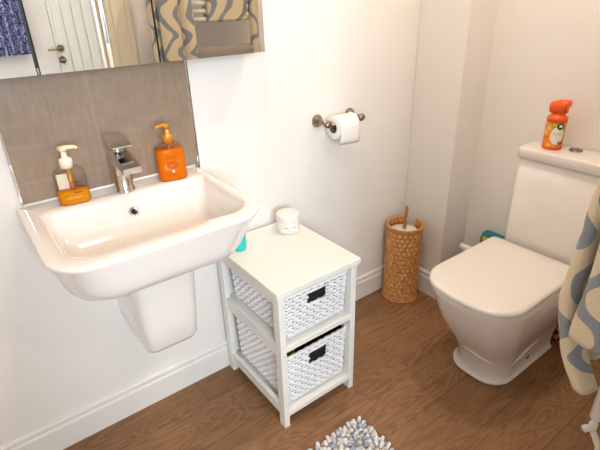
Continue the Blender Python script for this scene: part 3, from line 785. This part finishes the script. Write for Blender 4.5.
# moulded relief lines low on the pan
from mathutils.bvhtree import BVHTree
bv = BVHTree.FromPolygons([v.co + ORG[pan.name] for v in pan.data.vertices], [list(p.vertices) for p in pan.data.polygons])
def relief(keys, front):
    pts, rs = [], []
    n = (len(keys) - 1) * 6
    for i in range(n + 1):
        f = i / 6; k_ = min(int(f), len(keys) - 2); a_, b_ = Vector(keys[k_]), Vector(keys[k_ + 1]); q_ = a_.lerp(b_, f - k_)
        o_, d__ = (Vector((0.5, q_.x, q_.y)), Vector((1, 0, 0))) if front else (Vector((q_.x, -1.2, q_.y)), Vector((0, 1, 0)))
        h_ = bv.ray_cast(o_, d__)[0]
        pts.append(h_ + d__ * 0.0035); rs.append(0.002 + 0.0058 * math.sin(PI * min(1, max(0, 0.06 + 0.88 * i / n))) ** 0.6)
    return MB().tube(pts, rs, 10).build('relief_line', M['ceramic'], pan)
relief([(-0.625, 0.140), (-0.650, 0.142), (-0.675, 0.140), (-0.705, 0.128), (-0.735, 0.112)], True)
relief([(1.075, 0.085), (1.11, 0.100), (1.15, 0.116), (1.19, 0.124), (1.25, 0.127)], False)
m = MB(); m.lathe([(0.0, 0.004), (0.008, 0.004), (0.009, 0.0), (0.009, -0.003)], (0, 0, 0), 16); m.xform(Matrix.Translation((1.20, ty0 - 0.1125, 0.058)) @ Matrix.Rotation(PI / 2, 4, 'X')); q = m.build('fixing_cap', M['nickel'], pan); q['label'] = 'small metal fixing screw'
m = MB(); m.loft([dring(0.872, 1.315, ty0, .173, .09, .4075, .034), dring(0.866, 1.318, ty0, .176, .09, .411, .034), dring(0.866, 1.318, ty0, .176, .09, .418, .034), dring(0.870, 1.316, ty0, .173, .088, .4205, .034)]); m.build('seat', M['plastic'], to)
m = MB(); m.loft([dring(0.867, 1.318, ty0, .175, .088, .4225, .034), dring(0.860, 1.320, ty0, .179, .088, .4265, .034), dring(0.860, 1.320, ty0, .179, .088, .437, .034), dring(0.864, 1.318, ty0, .176, .086, .4425, .034), dring(0.872, 1.312, ty0, .166, .08, .4455, .032), dring(0.95, 1.28, ty0, .11, .07, .4475, .02)]); m.build('lid', M['plastic'], to)
for s_ in (-1, 1):
    MB().tube([(1.324, ty0 + s_ * 0.09 - 0.025, 0.420), (1.324, ty0 + s_ * 0.09 + 0.025, 0.420)], 0.008, 12).build('lid_hinge', M['chrome'], to)
cyc, chw = -0.672, 0.166
def cis(z, g, x0=1.340, rb=0.006): return rr(x0 + g, 1.4960, cyc - chw + g, cyc + chw - g, [rb, 0.022, 0.022, 0.006], z, 8)
m = MB(); m.loft([cis(0.400, 0.008), cis(0.404, 0.004), cis(0.41, 0.003), cis(0.786, 0.003)]); m.build('cistern', M['ceramic'], to)
m = MB(); m.loft([cis(0.787, 0.004, rb=0.05), cis(0.7885, -0.002, rb=0.05), cis(0.791, -0.004, rb=0.05), cis(0.821, -0.004, rb=0.05), cis(0.8245, -0.002, rb=0.05), cis(0.826, 0.003, rb=0.05)]); cl = m.build('cistern_lid', M['ceramic'], to)
m = MB(); m.lathe([(0.0235, 0.0), (0.0235, 0.0025), (0.0215, 0.004), (0.0, 0.0045)], (1.444, -0.668, 0.8265), 32); m.build('flush_button', M['nickel'], cl)

# air freshener
fx, fy_, fz = 1.412, -0.594, 0.8265
fr = thing('air_freshener', (fx, fy_, fz), 'orange air freshener spray can standing on the cistern', 'air freshener')
m = MB(); m.lathe([(0.031, 0.0), (0.0335, 0.002), (0.034, 0.005), (0.034, 0.012)], (fx, fy_, fz), 40, cap1=False); m.build('can_foot', M['orange'], fr)
m = MB(); m.lathe([(0.034, 0.012), (0.034, 0.100), (0.0335, 0.102)], (fx, fy_, fz), 48, cap0=False, cap1=False); m.build('printed_label', M['can'], fr)
m = MB(); m.lathe([(0.0345, 0.100), (0.0345, 0.112), (0.033, 0.117), (0.028, 0.121), (0.0235, 0.124), (0.0225, 0.130), (0.0225, 0.138)], (fx, fy_, fz), 40); m.build('shoulder', M['orange'], fr)
fa = math.atan2(CAM.y - fy_, CAM.x - fx)          # direction the label faces
hd = Vector((math.cos(fa + 1.25), math.sin(fa + 1.25), 0)); sd = Vector((-hd.y, hd.x, 0))
m = MB()
def hs(u, z0, z1, w_): return [Vector((fx, fy_, fz)) + hd * u + sd * b_ + Vector((0, 0, c_)) for b_, c_ in ((-w_, z0), (w_, z0), (w_ * 1.05, z0 + (z1 - z0) * 0.6), (w_ * 0.7, z1), (-w_ * 0.7, z1), (-w_ * 1.05, z0 + (z1 - z0) * 0.6))]
m.loft([hs(-0.032, 0.148, 0.162, 0.014), hs(-0.026, 0.134, 0.169, 0.021), hs(0.0, 0.130, 0.176, 0.0235), hs(0.015, 0.134, 0.177, 0.0225), hs(0.028, 0.152, 0.177, 0.020), hs(0.033, 0.158, 0.175, 0.016)])
hdo = m.build('spray_head', M['orange'], fr)
m = MB()
def tg(z, u0, u1, w_): return [Vector((fx, fy_, fz)) + hd * u + sd * b_ + Vector((0, 0, z)) for u, b_ in ((u0, -w_), (u1, -w_), (u1, w_), (u0, w_))]
m.loft([tg(0.160, 0.014, 0.026, 0.010), tg(0.145, 0.019, 0.029, 0.009), tg(0.132, 0.023, 0.029, 0.008)], smooth=False); m.build('trigger', M['orange'], hdo, bevel=0.002)
def wrap(b, a0, zc, r): 
    for v in b.verts: 
        a_ = a0 + v.co.x / r; v.co = Vector((fx + r * math.cos(a_), fy_ + r * math.sin(a_), fz + zc + v.co.y))
    return b
def disc(rx, ry, n=28):
    b = bmesh.new(); prev = None
    for k_ in range(1, 9):
        f = k_ / 8; vs = [b.verts.new((rx * f * math.cos(2 * PI * i / n), ry * f * math.sin(2 * PI * i / n), 0)) for i in range(n)]
        if prev:
            for i in range(n): b.faces.new([prev[i], vs[i], vs[(i + 1) % n], prev[(i + 1) % n]])
        else: b.faces.new(vs)
        prev = vs
    return b
def put(b, name, mat, a0, zc, r, par):
    m = MB(); m.b.free(); m.b = wrap(b, a0, zc, r); return m.build(name, mat, par, recalc=False)
put(disc(0.0225, 0.033), 'label_panel', M['whiteink'], fa + 0.30, 0.054, 0.0343, fr)
put(disc(0.0125, 0.0125), 'logo_disc', M['green'], fa + 0.48, 0.088, 0.0346, fr)
b = disc(0.006, 0.0045)
put(b, 'logo_mark', M['whiteink'], fa + 0.48, 0.089, 0.0348, fr)
put(text_bm('PURE', 0.014), 'label_word', M['amberink'], fa + 0.30, 0.060, 0.0346, fr)
b = bmesh.new()
for y0_, hw_ in ((-0.004, 0.015),): 
    vs = [b.verts.new(p) for p in ((-hw_, y0_, 0), (0, y0_, 0), (hw_, y0_, 0), (hw_, y0_ + 0.003, 0), (0, y0_ + 0.003, 0), (-hw_, y0_ + 0.003, 0))]; b.faces.new(vs)
put(b, 'label_bar', M['orange'], fa + 0.30, 0.049, 0.0346, fr)
b = bmesh.new()
for i in range(4):
    x_ = 0.000 + i * 0.0045; vs = [b.verts.new(p) for p in ((x_, -0.006, 0), (x_ + 0.003, -0.006, 0), (x_ + 0.003, 0.004 - 0.002 * (i % 2), 0), (x_, 0.004 - 0.002 * (i % 2), 0))]; b.faces.new(vs)
put(b, 'small_print', M['green'], fa + 0.5, 0.030, 0.0347, fr)

# things tucked behind / beside the toilet
cb = thing('cleaner_bottle', (1.415, -0.335, 0), 'white toilet cleaner bottle with red label, tucked behind the toilet', 'bottle')
cx_, cy_ = 1.415, -0.335
m = MB(); m.loft([rr(cx_ - 0.028 * k_, cx_ + 0.028 * k_, cy_ - 0.045 * k_, cy_ + 0.045 * k_, 0.02 * k_, z, 6) for z, k_ in ((0.0, 0.92), (0.004, 1), (0.17, 1), (0.205, 0.9), (0.225, 0.55), (0.232, 0.42))]); m.build('body', M['red'], cb)
m = MB(); m.lathe([(0.018, 0.230), (0.019, 0.255), (0.016, 0.262)], (cx_, cy_, 0), 20); m.build('collar', M['black'], cb)
m = MB(); m.tube([(cx_ + 0.012, cy_ - 0.03, 0.262), (cx_, cy_, 0.270), (cx_ - 0.012, cy_ + 0.03, 0.280), (cx_ - 0.016, cy_ + 0.050, 0.288)], [0.018, 0.020, 0.016, 0.013], 14); m.build('nozzle_cap', M['plastic'], cb)
pk = thing('teal_packet', (1.46, -0.42, 0), 'teal packet with yellow print standing behind the toilet', 'packet')
m = MB(); m.loft([rr(1.441 + d_, 1.489 - d_, -0.462 + d_, -0.350 - d_, 0.012, z, 5) for z, d_ in ((0.0, 0.004), (0.006, 0), (0.34, 0.0), (0.366, 0.006), (0.372, 0.014))]); m.xform(Matrix.Identity(4)); m.build('wrapper', M['tealp'], pk)
m = MB(); m.box(1.4395, 1.4412, -0.430, -0.366, 0.330, 0.352, 0.0005); m.build('yellow_band', M['yellow'], pk)
rp = thing('red_packet', (1.455, -0.81, 0), 'red and black crinkled packet on the floor behind the toilet', 'packet')
m = MB(); rg = []
for z, k_ in ((0.0, 0.8), (0.02, 1.0), (0.06, 1.05), (0.10, 1.0), (0.14, 0.95), (0.165, 0.7)):
    ring = rr(1.425 + 0.02 * (1 - k_), 1.488 - 0.02 * (1 - k_), -0.88 + 0.05 * (1 - k_), -0.752 - 0.03 * (1 - k_), 0.015, z, 6)
    rg.append([p + Vector((noise.noise(p * 30), noise.noise(p * 30 + Vector((5, 0, 0))), 0)) * 0.008 for p in ring])
m.loft(rg); m.build('wrapper', M['packet'], rp)

# ------------------------------------------------------------------ rug
rgx0, rgx1, rgy0, rgy1 = -0.02, 0.496, -1.02, -0.553
rug = thing('bath_mat', ((rgx0 + rgx1) / 2, (rgy0 + rgy1) / 2, 0), 'shaggy white and grey blue tufted bath mat on the wood floor', 'bath mat')
MB().box(rgx0, rgx1, rgy0, rgy1, 0.0005, 0.008, 0.003).build('backing', M['rugbase'], rug)
bm = bmesh.new(); lay = bm.verts.layers.float.new('tuft'); sp_ = 0.0135
nx, ny = int((rgx1 - rgx0) / sp_), int((rgy1 - rgy0) / sp_)
for i in range(nx + 1):
    for jj in range(ny + 1):
        px = rgx0 + 0.006 + (rgx1 - rgx0 - 0.012) * i / nx + random.uniform(-.003, .003); py = rgy0 + 0.006 + (rgy1 - rgy0 - 0.012) * jj / ny + random.uniform(-.003, .003)
        ln = random.uniform(0.018, 0.028); az = random.uniform(0, 2 * PI); tl = random.uniform(0.25, 1.0)
        if i in (0, nx) or jj in (0, ny): az = math.atan2((jj == ny) - (jj == 0), (i == nx) - (i == 0)) + random.uniform(-.5, .5); tl = random.uniform(.6, 1.05)
        d = Vector((math.sin(tl) * math.cos(az), math.sin(tl) * math.sin(az), math.cos(tl))); a_ = d.orthogonal().normalized(); b_ = d.cross(a_)
        cval = random.random(); rad = random.uniform(0.0058, 0.0076); prev = None; p0 = Vector((px, py, 0.007))
        cl_ = noise.noise(Vector((px * 14, py * 14, 3.3))); cval = min(1, max(0, cval * 0.75 + 0.18 + cl_ * 0.35))
        for t, kr in ((0, .8), (.3, 1), (.75, 1), (.93, .72), (1.0, .25)):
            cpt = p0 + d * (ln * t) + Vector((0, 0, -0.004 * t * t))
            ring = []
            for q in range(7):
                an = 2 * PI * q / 7; v = bm.verts.new(cpt + (a_ * math.cos(an) + b_ * math.sin(an)) * rad * kr * random.uniform(.9, 1.1)); v[lay] = cval; ring.append(v)
            if prev:
                for q in range(7): f = bm.faces.new([prev[q], prev[(q + 1) % 7], ring[(q + 1) % 7], ring[q]]); f.smooth = True
            prev = ring
        bm.faces.new(prev)
m = MB(); m.b.free(); m.b = bm; pile = m.build('tufted_pile', M['rug'], rug, recalc=False); pile['kind'] = 'stuff'

# ------------------------------------------------------------------ towel radiator + towels on the near wall
tx0, tx1, tyr = 0.66, 1.10, -1.165
rd = thing('towel_radiator', ((tx0 + tx1) / 2, tyr, 0.42), 'white ladder towel radiator on the near wall, hung with towels', 'radiator')
for x in (tx0, tx1):
    m = MB(); m.tube([(x, tyr, 0.452), (x, tyr, 0.456), (x, tyr, 1.72), (x, tyr, 1.724)], [0.010, 0.0135, 0.0135, 0.010], 18); m.build('post', M['rad'], rd)
for z in [0.72, 0.755, 0.79, 0.825, 0.94, 0.975, 1.01, 1.045, 1.08, 1.268, 1.305, 1.342, 1.379, 1.416, 1.453, 1.60, 1.635, 1.67]:
    MB().tube([(tx0, tyr + 0.012, z), (tx1, tyr + 0.012, z)], 0.0110, 12).build('rung', M['rad'], rd)
for x, z in ((tx0, 0.65), (tx1, 0.65), (tx0, 1.55), (tx1, 1.55)):
    MB().tube([(x, tyr - 0.01, z), (x, YF + 0.001, z)], 0.009, 12).build('wall_bracket', M['rad'], rd)
m = MB(); m.lathe([(0.007, 0.452), (0.007, 0.438), (0.0095, 0.436), (0.0095, 0.415), (0.007, 0.412)], (tx0, tyr, 0), 20); m.tube([(tx0, tyr, 0.425), (tx0 - 0.012, tyr + 0.006, 0.425), (tx0 - 0.022, tyr + 0.010, 0.425)], [0.006, 0.0085, 0.0085], 14); m.build('valve', M['rad'], rd)
m = MB(); m.tube([(tx0, tyr, 0.418), (tx0 - 0.002, tyr - 0.012, 0.402), (tx0 - 0.004, tyr - 0.026, 0.38), (tx0 - 0.004, tyr - 0.028, 0.0)], 0.0075, 14); m.build('pipe', M['rad'], rd)

# long swirl towel: wraps the radiator's end; several soft folds
def sA(f, z):
    e = 1.0 - 0.55 * min(1, max(0, (f - 0.5) / 0.15)) * (1 if z < 0.72 else 0.0)
    zs = (1.50, 1.06, 1.01, 0.903, 0.783, 0.74, 0.705, 0.66, 0.628, 0.593, 0.50); ys = (0.004, 0.008, 0.014, 0.017, 0.021, 0.012, 0.000, -0.012, -0.028, -0.050, -0.07)
    for i in range(len(zs) - 1):
        if z >= zs[i + 1]:
            k_ = (z - zs[i + 1]) / (zs[i] - zs[i + 1]); k_ = min(1, max(0, k_)); dy = ys[i + 1] + (ys[i] - ys[i + 1]) * k_; break
    else: dy = ys[-1]
    return Vector((0, dy * e, 0))
tw = cloth('swirl_towel', [(0.592, -1.116), (0.562, -1.110), (0.549, -1.098), (0.555, -1.083), (0.580, -1.076), (0.630, -1.083), (0.650, -1.098), (0.656, -1.110), (0.664, -1.098), (0.682, -1.082), (0.715, -1.084)], 1.50,
           lambda f: 0.590 + 0.10 * max(0, f - 0.5), M['swirl'], thick=0.011, nz=70, wob=0.010, loc=(0.62, -1.09, 0.62), seed=1.13, hemz=sA, extra_mats=[M['hem']])
tag(tw, 'long cream and grey blue swirl towel hanging lowest, its corner near the toilet', 'towel', 'swirl patterned bath towels')
tw2 = cloth('swirl_towel', [(0.575, -1.198), (0.532, -1.190), (0.520, -1.150), (0.524, -1.118), (0.540, -1.108), (0.575, -1.125), (0.60, -1.14)], 1.48, 0.725, M['swirl'], thick=0.010, nz=60, wob=0.007, loc=(0.55, -1.15, 0.73), seed=2.6, extra_mats=[M['hem']],
            hemz=lambda f, z: Vector((0, 0.012 * math.exp(-((z - 0.74) / 0.09) ** 2), 0)))
tag(tw2, 'shorter swirl towel at end of radiator, overlapping the longest towel', 'towel', 'swirl patterned bath towels')

def drape(name, x0, x1, zc, zf, zb, mat, label, cat, group=None, thick=0.02, yc=None, seed=0):
    """towel folded over a rung: front drop to zf, back drop to zb"""
    yc = tyr + 0.012 if yc is None else yc
    R_ = 0.0115; prof = []
    n1 = 14
    for i in range(n1): prof.append((yc + R_ + thick * 0.0, zf + (zc - zf) * i / n1))
    for i in range(9): a_ = PI * i / 8; prof.append((yc + R_ * math.cos(a_), zc + R_ * math.sin(a_)))
    for i in range(1, n1 + 1): prof.append((yc - R_, zc + (zb - zc) * i / n1))
    bm = bmesh.new(); uvl = bm.loops.layers.uv.new('UVMap'); nxs = 24; s = [0]
    for (a1, b1), (a2, b2) in zip(prof, prof[1:]): s.append(s[-1] + math.hypot(a2 - a1, b2 - b1))
    V = {}
    np_ = len(prof)
    for sd_ in (0, 1):
        for i in range(nxs + 1):
            x = x0 + (x1 - x0) * i / nxs
            for j_, (y, z) in enumerate(prof):
                a1, b1 = prof[max(j_ - 1, 0)]; a2, b2 = prof[min(j_ + 1, np_ - 1)]; tt = Vector((0, a2 - a1, b2 - b1)).normalized(); nr = Vector((0, tt.z, -tt.y))
                w_ = noise.noise(Vector((x * 12 + seed, s[j_] * 8, seed))) * 0.004
                tk = (thick if j_ < np_ * 0.6 else 0.008)
                p = Vector((x, y, z)) + nr * ((tk + w_ * 1.2) if sd_ else 0.0)
                if sd_: p.x += noise.noise(Vector((s[j_] * 9, seed, i))) * 0.001
                V[sd_, i, j_] = bm.verts.new(p)
    def quad(ks):
        fc = bm.faces.new([V[k_] for k_ in ks]); fc.smooth = True
        for lp, k_ in zip(fc.loops, ks): lp[uvl].uv = (x0 + (x1 - x0) * k_[1] / nxs + seed * .3, s[k_[2]])
    for sd_ in (0, 1):
        for i in range(nxs):
            for j_ in range(np_ - 1): quad([(sd_, i, j_), (sd_, i + 1, j_), (sd_, i + 1, j_ + 1), (sd_, i, j_ + 1)])
    for i in (0, nxs):
        for j_ in range(np_ - 1): quad([(0, i, j_), (1, i, j_), (1, i, j_ + 1), (0, i, j_ + 1)])
    for i in range(nxs):
        for j_ in (0, np_ - 1): quad([(0, i, j_), (0, i + 1, j_), (1, i + 1, j_), (1, i, j_)])
    m = MB(); m.b.free(); m.b = bm
    return tag(m.build(name, mat, loc=((x0 + x1) / 2, yc, zf)), label, cat, group)
drape('swirl_towel', 0.815, 1.035, 1.453, 1.255, 1.262, M['swirl'], 'folded swirl towel over the radiator rungs, seen in the mirror', 'towel', 'swirl patterned bath towels', thick=0.030, seed=4.2)
drape('grey_towel', 0.735, 1.075, 1.105, 0.90, 0.92, M['greyt'], 'plain grey towel folded over a lower rung, seen in the mirror', 'towel', thick=0.025, seed=7.7, yc=tyr + 0.012)
tw3 = cloth('swirl_towel', [(1.060, -1.135), (1.064, -1.108), (1.078, -1.100), (1.10, -1.112), (1.118, -1.135)], 1.50, 0.95, M['swirl'], thick=0.008, nz=40, wob=0.006, loc=(1.08, -1.12, 0.95), seed=5.5)
tag(tw3, 'narrow swirl towel hanging at far end of the radiator, seen in the mirror', 'towel', 'swirl patterned bath towels')

# ------------------------------------------------------------------ lights
def area(name, loc, rot, size, power, col, shape='DISK', sy=None, spread=PI):
    l = bpy.data.lights.new(name, 'AREA'); l.shape = shape; l.size = size; l.energy = power; l.color = col[:3]; l.spread = spread
    if sy: l.size_y = sy
    o = bpy.data.objects.new(name, l); COL.objects.link(o); o.location = loc; o.rotation_euler = rot; return o
WARM = (1.0, 0.80, 0.60)
area('downlight_basin', (0.14, -0.60, HC - 0.004), (0, 0, 0), 0.08, 6.3, WARM)
area('fill_toilet', (1.02, -0.60, HC - 0.004), (0, 0, 0), 0.10, 8.5, (1.0, 0.81, 0.65))  # added fill lamp that brightens the toilet end
area('downlight_hall', (0.35, -2.15, HC - 0.004), (0, 0, 0), 0.12, 8.0, WARM)
area('daylight', ((WX0 + WX1) / 2, YE - 0.35, 1.65), (PI / 2, 0, 0), 1.3, 175.0, (0.80, 0.90, 1.0), 'RECTANGLE', 1.3)
wd = bpy.data.worlds.new('sky'); SC.world = wd; wd.use_nodes = True
bg = wd.node_tree.nodes['Background']; bg.inputs[0].default_value = (0.80, 0.90, 1.0, 1); bg.inputs[1].default_value = 1.5

vs = SC.view_settings
SC.display_settings.display_device = 'sRGB'
vs.view_transform = 'Standard'; vs.look = 'None'; vs.exposure = 0.04; vs.gamma = 1.0; vs.use_curve_mapping = False
